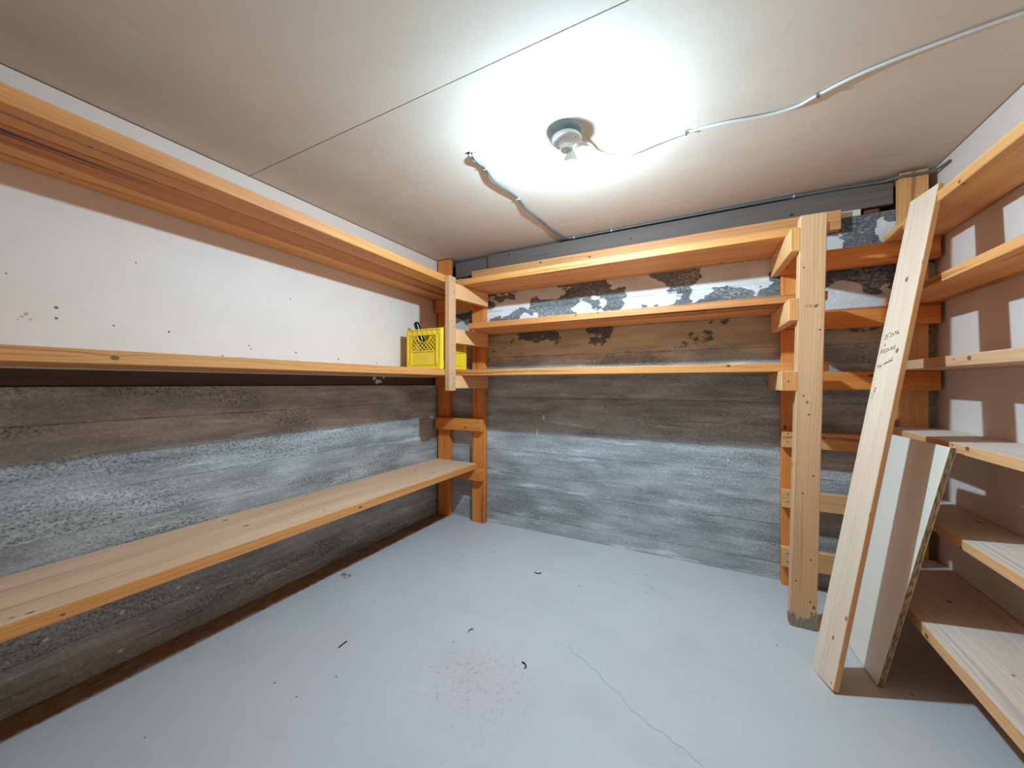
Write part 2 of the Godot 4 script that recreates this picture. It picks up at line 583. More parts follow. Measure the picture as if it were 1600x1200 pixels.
func wall_face(len_m: float, hgt: float, seams: Array, sd: int) -> ArrayMesh:
	# board-marked concrete: each course stands a little proud or shy of its neighbours, with a
	# groove between; x along the wall, y up, +z into the room
	var r := RandomNumberGenerator.new()
	r.seed = sd
	var prof: Array = []
	var ys := [0.0] + seams + [hgt]
	for i in ys.size() - 1:
		var d := r.randf_range(-0.003, 0.0)
		var g := 0.0015
		prof.append(Vector2(ys[i] + (g if i > 0 else 0.0), d))
		prof.append(Vector2(ys[i + 1] - (g if i < ys.size() - 2 else 0.0), d + r.randf_range(-0.001, 0.001)))
	var st := SurfaceTool.new()
	st.begin(Mesh.PRIMITIVE_TRIANGLES)
	st.set_smooth_group(-1)
	for i in prof.size() - 1:
		var a: Vector2 = prof[i]
		var b: Vector2 = prof[i + 1]
		var q := [Vector3(0, a.x, a.y), Vector3(0, b.x, b.y), Vector3(len_m, b.x, b.y), Vector3(len_m, a.x, a.y)]
		for k in [0, 1, 2, 0, 2, 3]:
			var v: Vector3 = q[k]
			st.set_uv(Vector2(v.x / len_m, 1.0 - v.y / hgt))
			st.add_vertex(v)
	# top, ends and back so that the wall has thickness
	var t := -0.2
	var front: float = prof[-1].y
	for q in [[Vector3(0, hgt, front), Vector3(0, hgt, t), Vector3(len_m, hgt, t), Vector3(len_m, hgt, front)], [Vector3(0, 0, t), Vector3(len_m, 0, t), Vector3(len_m, hgt, t), Vector3(0, hgt, t)]]:
		for k in [0, 1, 2, 0, 2, 3]:
			var v: Vector3 = q[k]
			st.set_uv(Vector2(v.x / len_m, 0.02 + 0.05 * v.z))
			st.add_vertex(v)
	st.generate_normals()
	st.generate_tangents()
	return st.commit()

func build_shell() -> void:
	# floor
	var fl := structure("floor")
	var st := SurfaceTool.new()
	st.begin(Mesh.PRIMITIVE_TRIANGLES)
	for q in [[XL, ZB], [XR, ZF], [XL, ZF], [XL, ZB], [XR, ZB], [XR, ZF]]:
		st.set_normal(Vector3.UP)
		st.set_uv(Vector2((q[0] - XL) / 2.88, (q[1] - ZB) / 3.435))
		st.add_vertex(Vector3(q[0], 0, q[1]))
	st.generate_tangents()
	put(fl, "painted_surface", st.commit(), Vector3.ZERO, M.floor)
	st = SurfaceTool.new()
	st.begin(Mesh.PRIMITIVE_TRIANGLES)
	box_into(st, Vector3(XL - 0.3, -0.2, ZB - 0.3), Vector3(XR + 0.3, -0.002, ZF + 0.3))
	put(fl, "slab", st.commit(), Vector3.ZERO, plain(Color(0.4, 0.4, 0.4)))

	# ceiling boards, 1.22 m wide, butted with narrow open joints
	var ce := structure("ceiling")
	var edges := [ZB - 0.15, -2.222, -1.002, 0.218, ZF + 0.1]
	for i in 4:
		st = SurfaceTool.new()
		st.begin(Mesh.PRIMITIVE_TRIANGLES)
		box_into(st, Vector3(XL - 0.1, CEIL, edges[i] + 0.002), Vector3(XR + 0.1, CEIL + 0.0125, edges[i + 1] - 0.002))
		put(ce, "ceiling_board", st.commit(), Vector3.ZERO, M.ceiling)
	st = SurfaceTool.new()
	st.begin(Mesh.PRIMITIVE_TRIANGLES)
	box_into(st, Vector3(XL - 0.3, CEIL + 0.02, ZB - 0.3), Vector3(XR + 0.3, CEIL + 0.15, ZF + 0.3))
	put(ce, "joists", st.commit(), Vector3.ZERO, M.void)

	# left wall: concrete below, dark sill, wallboard above
	var wl := structure("wall_left")
	var o := put(wl, "concrete", wall_face(3.435, 1.04, M.seams_l, 8), Vector3(XL, 0, ZF), M.concrete_left)
	o.rotation.y = PI / 2
	board(wl, "sill_plate", Vector3(XL - 0.1, 1.042, ZB - 0.1), Vector3(XL - 0.012, 1.1, ZF), [M.sill])
	st = SurfaceTool.new()
	st.begin(Mesh.PRIMITIVE_TRIANGLES)
	for q in [[ZB, 0], [ZF, 1], [ZB, 1], [ZB, 0], [ZF, 0], [ZF, 1]]:
		st.set_normal(Vector3.RIGHT)
		st.set_uv(Vector2((q[0] - ZB) / 3.435, 1.0 - q[1]))
		st.add_vertex(Vector3(XL, 1.1 + q[1] * (CEIL - 0.004 - 1.1), q[0]))
	st.generate_tangents()
	put(wl, "wallboard", st.commit(), Vector3.ZERO, M.wallboard_left)
	st = SurfaceTool.new()
	st.begin(Mesh.PRIMITIVE_TRIANGLES)
	box_into(st, Vector3(XL - 0.1, 1.1, ZB), Vector3(XL - 0.001, CEIL - 0.004, ZF))
	put(wl, "wallboard_core", st.commit(), Vector3.ZERO, M.wallboard)

	var fr2 := RandomNumberGenerator.new()
	fr2.seed = 12
	for i in 8:
		var fl2 := flake(fr2, fr2.randf_range(0.008, 0.02))
		var fo2 := put(wl, "plaster_flake", fl2, Vector3(XL - 0.011, 1.072 + fr2.randf_range(-0.025, 0.025), -1.814 + fr2.randf_range(-0.05, 0.05)), M.wallboard)
		fo2.rotation.z = PI / 2
	# back wall: concrete, then the weathered plate under the ceiling over a dark gap
	var wb := structure("wall_back")
	put(wb, "concrete", wall_face(2.9, 1.885, M.seams_b, 9), Vector3(XL - 0.01, 0, ZB), M.concrete_back)
	board(wb, "top_plate", Vector3(-1.49, 1.918, ZB - 0.14), Vector3(0.79, 2.03, ZB - 0.004), [M.old_plate])
	board(wb, "blocking", Vector3(-1.81, 1.905, ZB - 0.14), Vector3(-1.5, 2.03, ZB - 0.03), [M.old_plate])
	st = SurfaceTool.new()
	st.begin(Mesh.PRIMITIVE_TRIANGLES)
	box_into(st, Vector3(XL - 0.3, 1.885, ZB - 0.3), Vector3(XR + 0.3, CEIL + 0.05, ZB - 0.15))
	put(wb, "rim_joist", st.commit(), Vector3.ZERO, M.sill)

	# right wall and front wall
	var wr := structure("wall_right")
	st = SurfaceTool.new()
	st.begin(Mesh.PRIMITIVE_TRIANGLES)
	box_into(st, Vector3(XR, 0, ZB - 0.15), Vector3(XR + 0.12, CEIL - 0.004, ZF))
	put(wr, "wallboard", st.commit(), Vector3.ZERO, M.wallboard)
	var wf := structure("wall_front")
	st = SurfaceTool.new()
	st.begin(Mesh.PRIMITIVE_TRIANGLES)
	box_into(st, Vector3(XL - 0.2, 0, ZF), Vector3(-0.5, CEIL, ZF + 0.12))
	box_into(st, Vector3(0.3, 0, ZF), Vector3(XR + 0.2, CEIL, ZF + 0.12))
	box_into(st, Vector3(-0.5, 1.96, ZF), Vector3(0.3, CEIL, ZF + 0.12))
	put(wf, "wallboard", st.commit(), Vector3.ZERO, M.wallboard)
	var d := structure("door_1")
	board(d, "door_leaf", Vector3(-0.495, 0.005, ZF + 0.02), Vector3(0.295, 1.955, ZF + 0.06), [M.fir])

func build_left_shelving() -> void:
	var t := thing("plank_shelving", "three long plank shelves running along the left concrete wall on a stud frame", "shelving", Vector3(-1.75, 0, -0.7))
	var off := -t.position
	var add := func(called: String, lo: Vector3, hi: Vector3, mats: Array) -> MeshInstance3D:
		return board(t, called, lo + off, hi + off, mats)
	var xf := -1.54
	var near := ZF - 0.012
	# studs on the back wall and on the near wall
	add.call("post", Vector3(-1.928, 0, ZB + 0.002), Vector3(-1.815, 2.04, ZB + 0.047), [M.fir_red])
	add.call("post", Vector3(-1.60, 0, ZB + 0.002), Vector3(-1.49, 1.815, ZB + 0.047), [M.fir_red])
	add.call("post", Vector3(-1.93, 0, near - 0.045), Vector3(-1.82, 1.9, near), [M.fir_red])
	add.call("post", Vector3(-1.6, 0, near - 0.045), Vector3(-1.49, 1.7, near), [M.fir_red])
	var zc := ZB + 0.048
	for yy in [[1.615, 1.717], [1.02, 1.106], [0.695, 0.787], [0.325, 0.411]]:
		var e := -1.49 if yy[0] < 0.9 else -1.56
		add.call("cleat", Vector3(-1.92, yy[0], zc), Vector3(e, yy[1], zc + 0.042), [M.fir_red])
		if yy[0] != 0.695:
			add.call("cleat", Vector3(-1.92, yy[0] + (0.04 if yy[0] > 1.5 else 0.0), near - 0.09), Vector3(-1.55, yy[1] + (0.04 if yy[0] > 1.5 else 0.0), near - 0.047), [M.fir_red])
	# lowest shelf: two planks, dusty on top
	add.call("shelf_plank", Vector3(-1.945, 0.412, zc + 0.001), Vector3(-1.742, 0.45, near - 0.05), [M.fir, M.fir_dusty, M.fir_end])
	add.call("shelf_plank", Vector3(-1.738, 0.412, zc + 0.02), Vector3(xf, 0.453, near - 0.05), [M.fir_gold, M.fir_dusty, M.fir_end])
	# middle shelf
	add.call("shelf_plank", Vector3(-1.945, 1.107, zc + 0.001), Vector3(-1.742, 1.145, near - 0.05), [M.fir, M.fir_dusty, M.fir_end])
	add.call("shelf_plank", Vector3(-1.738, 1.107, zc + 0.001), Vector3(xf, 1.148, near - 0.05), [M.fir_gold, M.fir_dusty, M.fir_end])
	# top shelf, a little higher at the near end
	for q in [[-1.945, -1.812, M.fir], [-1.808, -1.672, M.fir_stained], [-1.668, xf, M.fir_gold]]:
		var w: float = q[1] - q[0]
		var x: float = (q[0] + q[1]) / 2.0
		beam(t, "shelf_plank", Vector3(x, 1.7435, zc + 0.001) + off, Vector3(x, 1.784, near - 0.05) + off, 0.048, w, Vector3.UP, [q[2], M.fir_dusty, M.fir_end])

func build_back_shelving() -> void:
	var t := thing("plank_shelving", "three narrow plank shelves across the back wall between hanger and tall post", "shelving", Vector3(-0.5, 0, -2.25))
	var off := -t.position
	var add := func(called: String, lo: Vector3, hi: Vector3, mats: Array) -> MeshInstance3D:
		return board(t, called, lo + off, hi + off, mats)
	var zf := -2.10
	var zb := ZB + 0.05
	# ledger on the wall over the top shelf
	add.call("ledger", Vector3(-1.60, 1.817, ZB + 0.003), Vector3(0.583, 1.912, ZB + 0.05), [M.fir_brown])
	# three shelves of two planks each
	add.call("shelf_plank", Vector3(-1.535, 1.727, zf - 0.16), Vector3(0.475, 1.765, zf), [M.fir_gold, M.fir_dusty, M.fir_end])
	add.call("shelf_plank", Vector3(-1.485, 1.727, ZB + 0.004), Vector3(0.335, 1.765, zf - 0.163), [M.fir_brown, M.fir_dusty, M.fir_end])
	add.call("shelf_plank", Vector3(-1.44, 1.4225, zf - 0.15), Vector3(0.468, 1.460, zf), [M.fir_stained, M.fir_dusty, M.fir_end])
	add.call("shelf_plank", Vector3(-1.485, 1.4225, ZB + 0.004), Vector3(0.335, 1.459, zf - 0.153), [M.fir_brown, M.fir_dusty, M.fir_end])
	add.call("shelf_plank", Vector3(-1.535, 1.107, zf - 0.16), Vector3(0.473, 1.147, zf), [M.fir_gold, M.fir_dusty, M.fir_end])
	add.call("shelf_plank", Vector3(-1.485, 1.107, ZB + 0.004), Vector3(0.335, 1.145, zf - 0.163), [M.fir, M.fir_dusty, M.fir_end])
	# short hanger at the left end, in front of the left shelves
	var hg := board(t, "hanger", Vector3(-1.538, 1.005, -2.047) + off, Vector3(-1.50, 1.765, -1.977) + off, [M.pine, null, M.fir_end])
	for q in [[1.745, 0.01], [1.70, 0.012], [1.66, -0.012], [1.47, 0.012], [1.43, -0.01], [1.31, 0.005], [1.26, 0.0], [1.12, 0.01], [1.09, -0.012], [1.03, 0.012], [1.05, -0.005]]:
		nail(hg, Vector3(-1.499, q[0], -2.012 + q[1]) + off, Vector3.RIGHT)
	# bearers from hanger back to the wall and from tall post back to the wall
	for yy in [[1.625, 1.7255], [1.325, 1.4215], [1.02, 1.1055]]:
		var ym: float = (yy[0] + yy[1]) / 2.0
		var hh: float = yy[1] - yy[0]
		beam(t, "bearer", Vector3(-1.519, ym, -2.049) + off, Vector3(-1.468, ym, zb + 0.003) + off, hh, 0.04, Vector3.UP, [M.pine_side, null, M.fir_end])
		var x0 := 0.336 if yy[0] > 1.6 else (0.330 if yy[0] > 1.2 else 0.315)
		var wd := 0.034 if yy[0] > 1.2 else 0.058
		beam(t, "bearer", Vector3(x0, ym, -2.0) + off, Vector3(0.318, ym, zb - 0.045) + off, hh, wd, Vector3.UP, [M.pine_side, null, M.fir_end])
	# tall front post, leaning a little to the right at the top, weathered grey at its foot
	var tp := beam(t, "post", Vector3(0.363, 0, -2.031) + off, Vector3(0.399, 1.775, -2.031) + off, 0.092, 0.06, Vector3.RIGHT, [M.post, null, M.fir_end], 0.003)
	for q in [[0.30, 0.02], [0.58, -0.015], [0.66, 0.02], [0.92, 0.0], [1.0, -0.02], [1.28, 0.03], [1.55, -0.03], [0.2, -0.03], [0.12, 0.02]]:
		nail(tp, Vector3(0.363 + 0.0203 * q[0] + q[1], q[0], -2.0005) + off, Vector3.BACK)
	var cr := put(tp, "cement_crust", crust(0.088, 0.085, 4), Vector3.ZERO, M.cement)
	cr.global_transform = Transform3D(Basis.IDENTITY, Vector3(0.3195, 0.002, -2.0008))
	cr = put(tp, "cement_crust", crust(0.05, 0.05, 9), Vector3.ZERO, M.cement)
	cr.global_transform = Transform3D(Basis(Vector3.UP, -PI / 2), Vector3(0.3168, 0.002, -2.055))
	# pencilled and inked tally on the tall post
	var mk := strokes([[[0, 0.006], [0.002, 0.012], [0.008, 0.013]], [[0.008, 0.004], [0.010, 0.006]], [[0.012, 0.012], [0.018, 0.012]], [[0.015, 0.012], [0.015, 0.003]], [[0.021, 0.012], [0.022, 0.010]], [[0.021, 0.005], [0.020, 0.003]], [[0.027, 0.005], [0.028, 0.002]], [[0.032, 0.012], [0.030, 0.003]], [[0.036, 0.014], [0.033, 0.001]], [[0.040, 0.014], [0.036, 0.0]], [[0.030, 0.010], [0.041, 0.011]], [[0.029, 0.003], [0.038, 0.002]], [[0.044, 0.009], [0.046, 0.004]]], 0.0011)
	var w := put(tp, "tally_marks", mk, Vector3.ZERO, M.ink)
	w.global_transform = Transform3D(Basis.IDENTITY, Vector3(0.372, 1.375, -2.0005))

func nail(parent: Node3D, at: Vector3, n: Vector3) -> void:
	var c := CylinderMesh.new()
	c.top_radius = 0.0028
	c.bottom_radius = 0.0028
	c.height = 0.002
	c.radial_segments = 8
	c.rings = 0
	var base: Node3D = parent.get_parent()
	var o := put(parent, "nail_head", c, Vector3.ZERO, M.nail)
	var y := n
	var x := Vector3.UP.cross(y)
	if x.length() < 0.1:
		x = Vector3.RIGHT
	x = x.normalized()
	var gl := Transform3D(Basis(x, y, x.cross(y)), base.position + at)
	o.global_transform = gl

func strokes(lines: Array, w: float) -> ArrayMesh:
	# pen strokes as thin raised ribbons in the xy plane
	var st := SurfaceTool.new()
	st.begin(Mesh.PRIMITIVE_TRIANGLES)
	for l in lines:
		for i in l.size() - 1:
			var a := Vector2(l[i][0], l[i][1])
			var b := Vector2(l[i + 1][0], l[i + 1][1])
			var d := b - a
			var bm := BoxMesh.new()
			bm.size = Vector3(d.length() + w * 0.6, w, 0.0005)
			st.append_from(bm, 0, Transform3D(Basis(Vector3.BACK, d.angle()), Vector3((a.x + b.x) / 2, (a.y + b.y) / 2, 0)))
	return st.commit()

func build_right_shelving() -> void:
	var t := thing("plank_shelving", "six plank shelves stacked one above another along the right white wall", "shelving", Vector3(0.82, 0, -0.8))
	var off := -t.position
	var add := func(called: String, lo: Vector3, hi: Vector3, mats: Array) -> MeshInstance3D:
		return board(t, called, lo + off, hi + off, mats)
	var zc := ZB + 0.048
	var near := ZF - 0.012
	add.call("post", Vector3(0.80, 0, near - 0.045), Vector3(0.9, 2.0, near), [M.fir])
	# rails across the back wall, one under each shelf, on two studs
	var fr := thing("rail_frame", "six wooden cross rails nailed to two studs in the back right corner", "frame", Vector3(0.62, 0, -2.39))
	var fo := -fr.position
	board(fr, "post", Vector3(0.342, 0, ZB + 0.002) + fo, Vector3(0.442, 1.815, ZB + 0.047) + fo, [M.fir_red])
	board(fr, "post", Vector3(0.795, 0, ZB + 0.002) + fo, Vector3(0.892, 2.035, ZB + 0.047) + fo, [M.fir])
	var rails := [[1.615, 1.7085, M.fir_red], [1.322, 1.4135, M.fir_red], [1.022, 1.108, M.fir_red], [0.725, 0.806, M.fir], [0.417, 0.505, M.pine_side], [0.112, 0.208, M.pine_side]]
	for q in rails:
		var r := board(fr, "cross_rail", Vector3(0.337, q[0], zc) + fo, Vector3(0.915 if q[0] > 1.0 else 0.9, q[1], zc + 0.042) + fo, [q[2], null, M.fir_end])
		nail(r, Vector3(0.36, q[0] + 0.03, zc + 0.043) + fo, Vector3.BACK)
		nail(r, Vector3(0.362, q[0] + 0.07, zc + 0.043) + fo, Vector3.BACK)
		add.call("cross_rail", Vector3(0.7, q[0], near - 0.09), Vector3(0.915, q[1], near - 0.047), [q[2], null, M.fir_end])
	# shelves
	var xs := 0.737
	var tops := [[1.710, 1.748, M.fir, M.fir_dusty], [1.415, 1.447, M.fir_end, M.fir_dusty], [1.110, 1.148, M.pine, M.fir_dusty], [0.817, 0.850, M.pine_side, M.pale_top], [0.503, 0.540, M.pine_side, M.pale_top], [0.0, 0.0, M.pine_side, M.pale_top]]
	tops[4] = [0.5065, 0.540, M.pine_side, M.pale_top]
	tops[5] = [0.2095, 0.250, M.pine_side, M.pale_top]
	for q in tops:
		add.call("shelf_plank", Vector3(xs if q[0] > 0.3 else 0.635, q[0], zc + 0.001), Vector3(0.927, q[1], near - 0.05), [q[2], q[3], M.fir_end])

func build_leaning() -> void:
	# rough-sawn board leaning on the edge of the top right shelf
	var bot := Vector3(0.357, 0.0, -1.682)
	var top := Vector3(0.729, 1.787, -1.983)
	var ax := (top - bot).normalized()
	var hor := Vector3(cos(1.304), 0, sin(1.304))
	hor = (hor - ax * hor.dot(ax)).normalized()
	var n := hor.cross(ax)
	if n.x < 0:
		n = -n
	var t := thing("leaning_board", "long pale pine board with pencil notes leaning against the right shelves", "board", bot)
	var mid := n * 0.009 + Vector3(0, 0.004, 0)
	var b := put(t, "plank", slab(Vector3(1.835, 0.018, 0.123), 0.0015, [M.pine_side, M.pine_pale, M.fir_end]), Vector3.ZERO)
	var bz := ax.cross(-n)
	b.transform = Transform3D(Basis(ax, -n, bz), mid + ax * (1.835 / 2.0))
	# handwriting on its face
	var face := Basis(hor, ax, hor.cross(ax))
	if face.z.dot(n) > 0:
		face = Basis(-hor, ax, (-hor).cross(ax))
	var right := hor
	var write := func(list: Array, along: float, across: float, tilt: float, wd: float) -> void:
		var m := strokes(list, wd)
		var o := put(b, "handwriting", m, Vector3.ZERO, M.ink)
		var ex := (right * cos(tilt) + ax * sin(tilt)).normalized()
		var ez := -n
		var ey := ez.cross(ex).normalized()
		o.global_transform = Transform3D(Basis(ex, ey, ez), bot + ax * along + right * across - n * 0.0002 + Vector3(0, 0.004, 0))
	# "25 2x96"
	write.call([[[0, 0.016], [0.005, 0.018], [0.006, 0.012], [0, 0.0], [0.007, 0.001]], [[0.018, 0.019], [0.011, 0.018], [0.010, 0.011], [0.016, 0.009], [0.014, 0.001], [0.009, 0.0]], [[0.018, 0.019], [0.024, 0.021]], [[0.028, 0.015], [0.033, 0.017], [0.033, 0.011], [0.028, 0.002], [0.035, 0.003]], [[0.038, 0.012], [0.043, 0.004]], [[0.043, 0.012], [0.038, 0.004]], [[0.054, 0.015], [0.048, 0.017], [0.048, 0.011], [0.054, 0.011], [0.054, 0.016], [0.051, 0.001]], [[0.063, 0.018], [0.058, 0.010], [0.059, 0.002], [0.065, 0.003], [0.064, 0.008], [0.059, 0.007]]], 1.262, -0.042, 0.12, 0.0016)
	# "83,2x102"
	write.call([[[0.006, 0.014], [0.002, 0.012], [0.007, 0.005], [0.003, 0.0], [0, 0.004], [0.006, 0.011], [0.006, 0.014]], [[0.011, 0.014], [0.017, 0.013], [0.013, 0.008], [0.017, 0.004], [0.011, 0.0]], [[0.020, 0.002], [0.018, -0.004]], [[0.023, 0.012], [0.028, 0.014], [0.028, 0.008], [0.023, 0.0], [0.030, 0.001]], [[0.033, 0.010], [0.038, 0.002]], [[0.038, 0.010], [0.033, 0.002]], [[0.045, 0.014], [0.044, 0.001]], [[0.052, 0.014], [0.049, 0.008], [0.052, 0.002], [0.055, 0.008], [0.052, 0.014]], [[0.059, 0.012], [0.064, 0.015], [0.064, 0.009], [0.059, 0.001], [0.066, 0.002]]], 1.207, -0.046, 0.10, 0.0016)
	# "legs needed"
	write.call([[[0.002, 0.016], [0, 0.002], [0.003, 0.001]], [[0.005, 0.004], [0.010, 0.006], [0.007, 0.009], [0.005, 0.004], [0.009, 0.001]], [[0.016, 0.007], [0.012, 0.006], [0.013, 0.002], [0.016, 0.004], [0.014, -0.005], [0.010, -0.004]], [[0.023, 0.008], [0.019, 0.006], [0.022, 0.003], [0.018, 0.001]], [[0.030, 0.001], [0.031, 0.008], [0.035, 0.008], [0.035, 0.002]], [[0.037, 0.004], [0.041, 0.006], [0.039, 0.009], [0.037, 0.004], [0.041, 0.002]], [[0.043, 0.005], [0.047, 0.007], [0.045, 0.010], [0.043, 0.005], [0.047, 0.003]], [[0.053, 0.008], [0.049, 0.006], [0.050, 0.003], [0.053, 0.005], [0.055, 0.018], [0.053, 0.003]], [[0.057, 0.006], [0.061, 0.008], [0.059, 0.011], [0.057, 0.006], [0.061, 0.004]], [[0.067, 0.010], [0.063, 0.007], [0.064, 0.004], [0.067, 0.007], [0.069, 0.020], [0.067, 0.004]]], 1.150, -0.048, 0.22, 0.0013)
	# "111160" running up the board
	write.call([[[0, 0], [0.001, 0.009]], [[0.007, 0], [0.008, 0.010]], [[0.014, 0], [0.015, 0.010]], [[0.021, 0], [0.022, 0.010]], [[0.031, 0.010], [0.027, 0.004], [0.030, 0], [0.033, 0.003], [0.028, 0.005]], [[0.040, 0.010], [0.036, 0.005], [0.039, 0.0], [0.043, 0.005], [0.040, 0.010]]], 1.03, -0.040, 1.35, 0.0014)

	# faced chipboard shelf panel leaning below it
	var p := thing("chipboard_sheet", "white-faced chipboard panel leaning under the pale pine board", "panel", Vector3(0.503, 0, -1.92))
	var b0 := Vector3(0.487, 0.0, -2.10)
	var b1 := Vector3(0.520, 0.0, -1.735)
	var tpt := Vector3(0.705, 0.838, -1.735)
	var px := (b1 - b0).normalized()
	var py := (tpt - b1)
	py = (py - px * py.dot(px))
	var hgt := py.length()
	py = py.normalized()
	var pz := px.cross(py)
	if pz.x > 0:
		pz = -pz
	# slab(): x along the height, y thickness (faced front), z width
	var core := put(p, "chipboard_core", slab(Vector3(hgt, 0.0145, 0.366), 0.0005, [M.chipboard]), Vector3.ZERO)
	var bas := Basis(py, pz, py.cross(pz))
	core.global_transform = Transform3D(bas, (b0 + b1) / 2.0 + py * hgt / 2.0 - pz * 0.009 + Vector3(0, 0.004, 0))
	for s in [0.0, -0.0156]:
		var f := put(p, "facing", slab(Vector3(hgt, 0.001, 0.366), 0.0002, [M.melamine]), Vector3.ZERO)
		f.global_transform = Transform3D(bas, (b0 + b1) / 2.0 + py * hgt / 2.0 - pz * 0.009 + pz * (0.0078 + s) + Vector3(0, 0.004, 0))

func build_lamp() -> void:
	var at := Vector3(-0.50, CEIL, -1.405)
	var t := thing("ceiling_lamp", "bare glowing bulb in a white porcelain holder under the ceiling", "lamp", at)
	# galvanised box cover screwed to the ceiling
	var plate := put(t, "box_cover", lathe([Vector2(0, -0.006), Vector2(0.066, -0.006), Vector2(0.070, -0.004), Vector2(0.072, 0.0)], 40), Vector3.ZERO, M.galvanised)
	for a in [0.6, 2.4, 4.2]:
		put(plate, "screw_head", lathe([Vector2(0, -0.003), Vector2(0.004, -0.002), Vector2(0.005, 0.0)], 12), Vector3(cos(a) * 0.055, -0.006, sin(a) * 0.055), M.steel)
	# porcelain holder hangs a little below it
	var down := Vector3(0.004, 0, -0.006)
	put(t, "stem", lathe([Vector2(0.03, -0.03), Vector2(0.03, 0.0)], 20), down, M.galvanised)
	var hold := put(t, "porcelain_holder", lathe([Vector2(0, -0.076), Vector2(0.018, -0.076), Vector2(0.024, -0.074), Vector2(0.026, -0.058), Vector2(0.032, -0.051), Vector2(0.045, -0.046), Vector2(0.058, -0.038), Vector2(0.06, -0.029), Vector2(0.056, -0.024), Vector2(0.03, -0.022)], 40), down, M.porcelain)
	for a in [0.4, 3.54]:
		put(hold, "screw_head", lathe([Vector2(0, -0.002), Vector2(0.004, -0.001), Vector2(0.005, 0.0)], 12), Vector3(cos(a) * 0.046, -0.044, sin(a) * 0.046), M.steel)
	# bulb
	var bc := BULB - at
	var prof: Array = []
	for i in 17:
		var an := -PI / 2 + PI * 0.80 * i / 16.0
		prof.append(Vector2(cos(an) * 0.0285, sin(an) * 0.0285))
	prof.append(Vector2(0.014, 0.034))
	prof.append(Vector2(0.013, 0.046))
	put(t, "bulb_dome", lathe(prof.slice(0, 13), 32), bc, M.bulb)
	put(t, "added_bulb_collar", lathe([Vector2(0.0292, 0.0), Vector2(0.0297, 0.006), Vector2(0.027, 0.02), Vector2(0.019, 0.036), Vector2(0.0145, 0.046)], 32), bc, M.added_bulb_collar)  # opaque collar, added to hold light back from the ceiling and upper walls
	put(t, "bulb_cap", lathe([Vector2(0.0131, 0.034), Vector2(0.0136, 0.05), Vector2(0.0, 0.05)], 24), bc, M.steel)
	var l := OmniLight3D.new()
	l.name = "bulb_light"
	l.light_color = LIGHT
	l.light_energy = 3.65
	l.omni_range = 9.0
	l.omni_attenuation = 2.0
	l.light_size = 0.027
	l.shadow_enabled = true
	t.add_child(l)
	l.position = bc

func staple(parent: Node3D, at: Vector3, turn: float, mat: Material) -> void:
	var st := SurfaceTool.new()
	st.begin(Mesh.PRIMITIVE_TRIANGLES)
	box_into(st, Vector3(-0.0075, -0.0035, -0.003), Vector3(0.0075, -0.001, 0.003))
	box_into(st, Vector3(-0.009, -0.0035, -0.003), Vector3(-0.0065, 0.008, 0.003))
	box_into(st, Vector3(0.0065, -0.0035, -0.003), Vector3(0.009, 0.008, 0.003))
	var o := put(parent, "staple", st.commit(), at, mat)
	o.rotation.y = turn

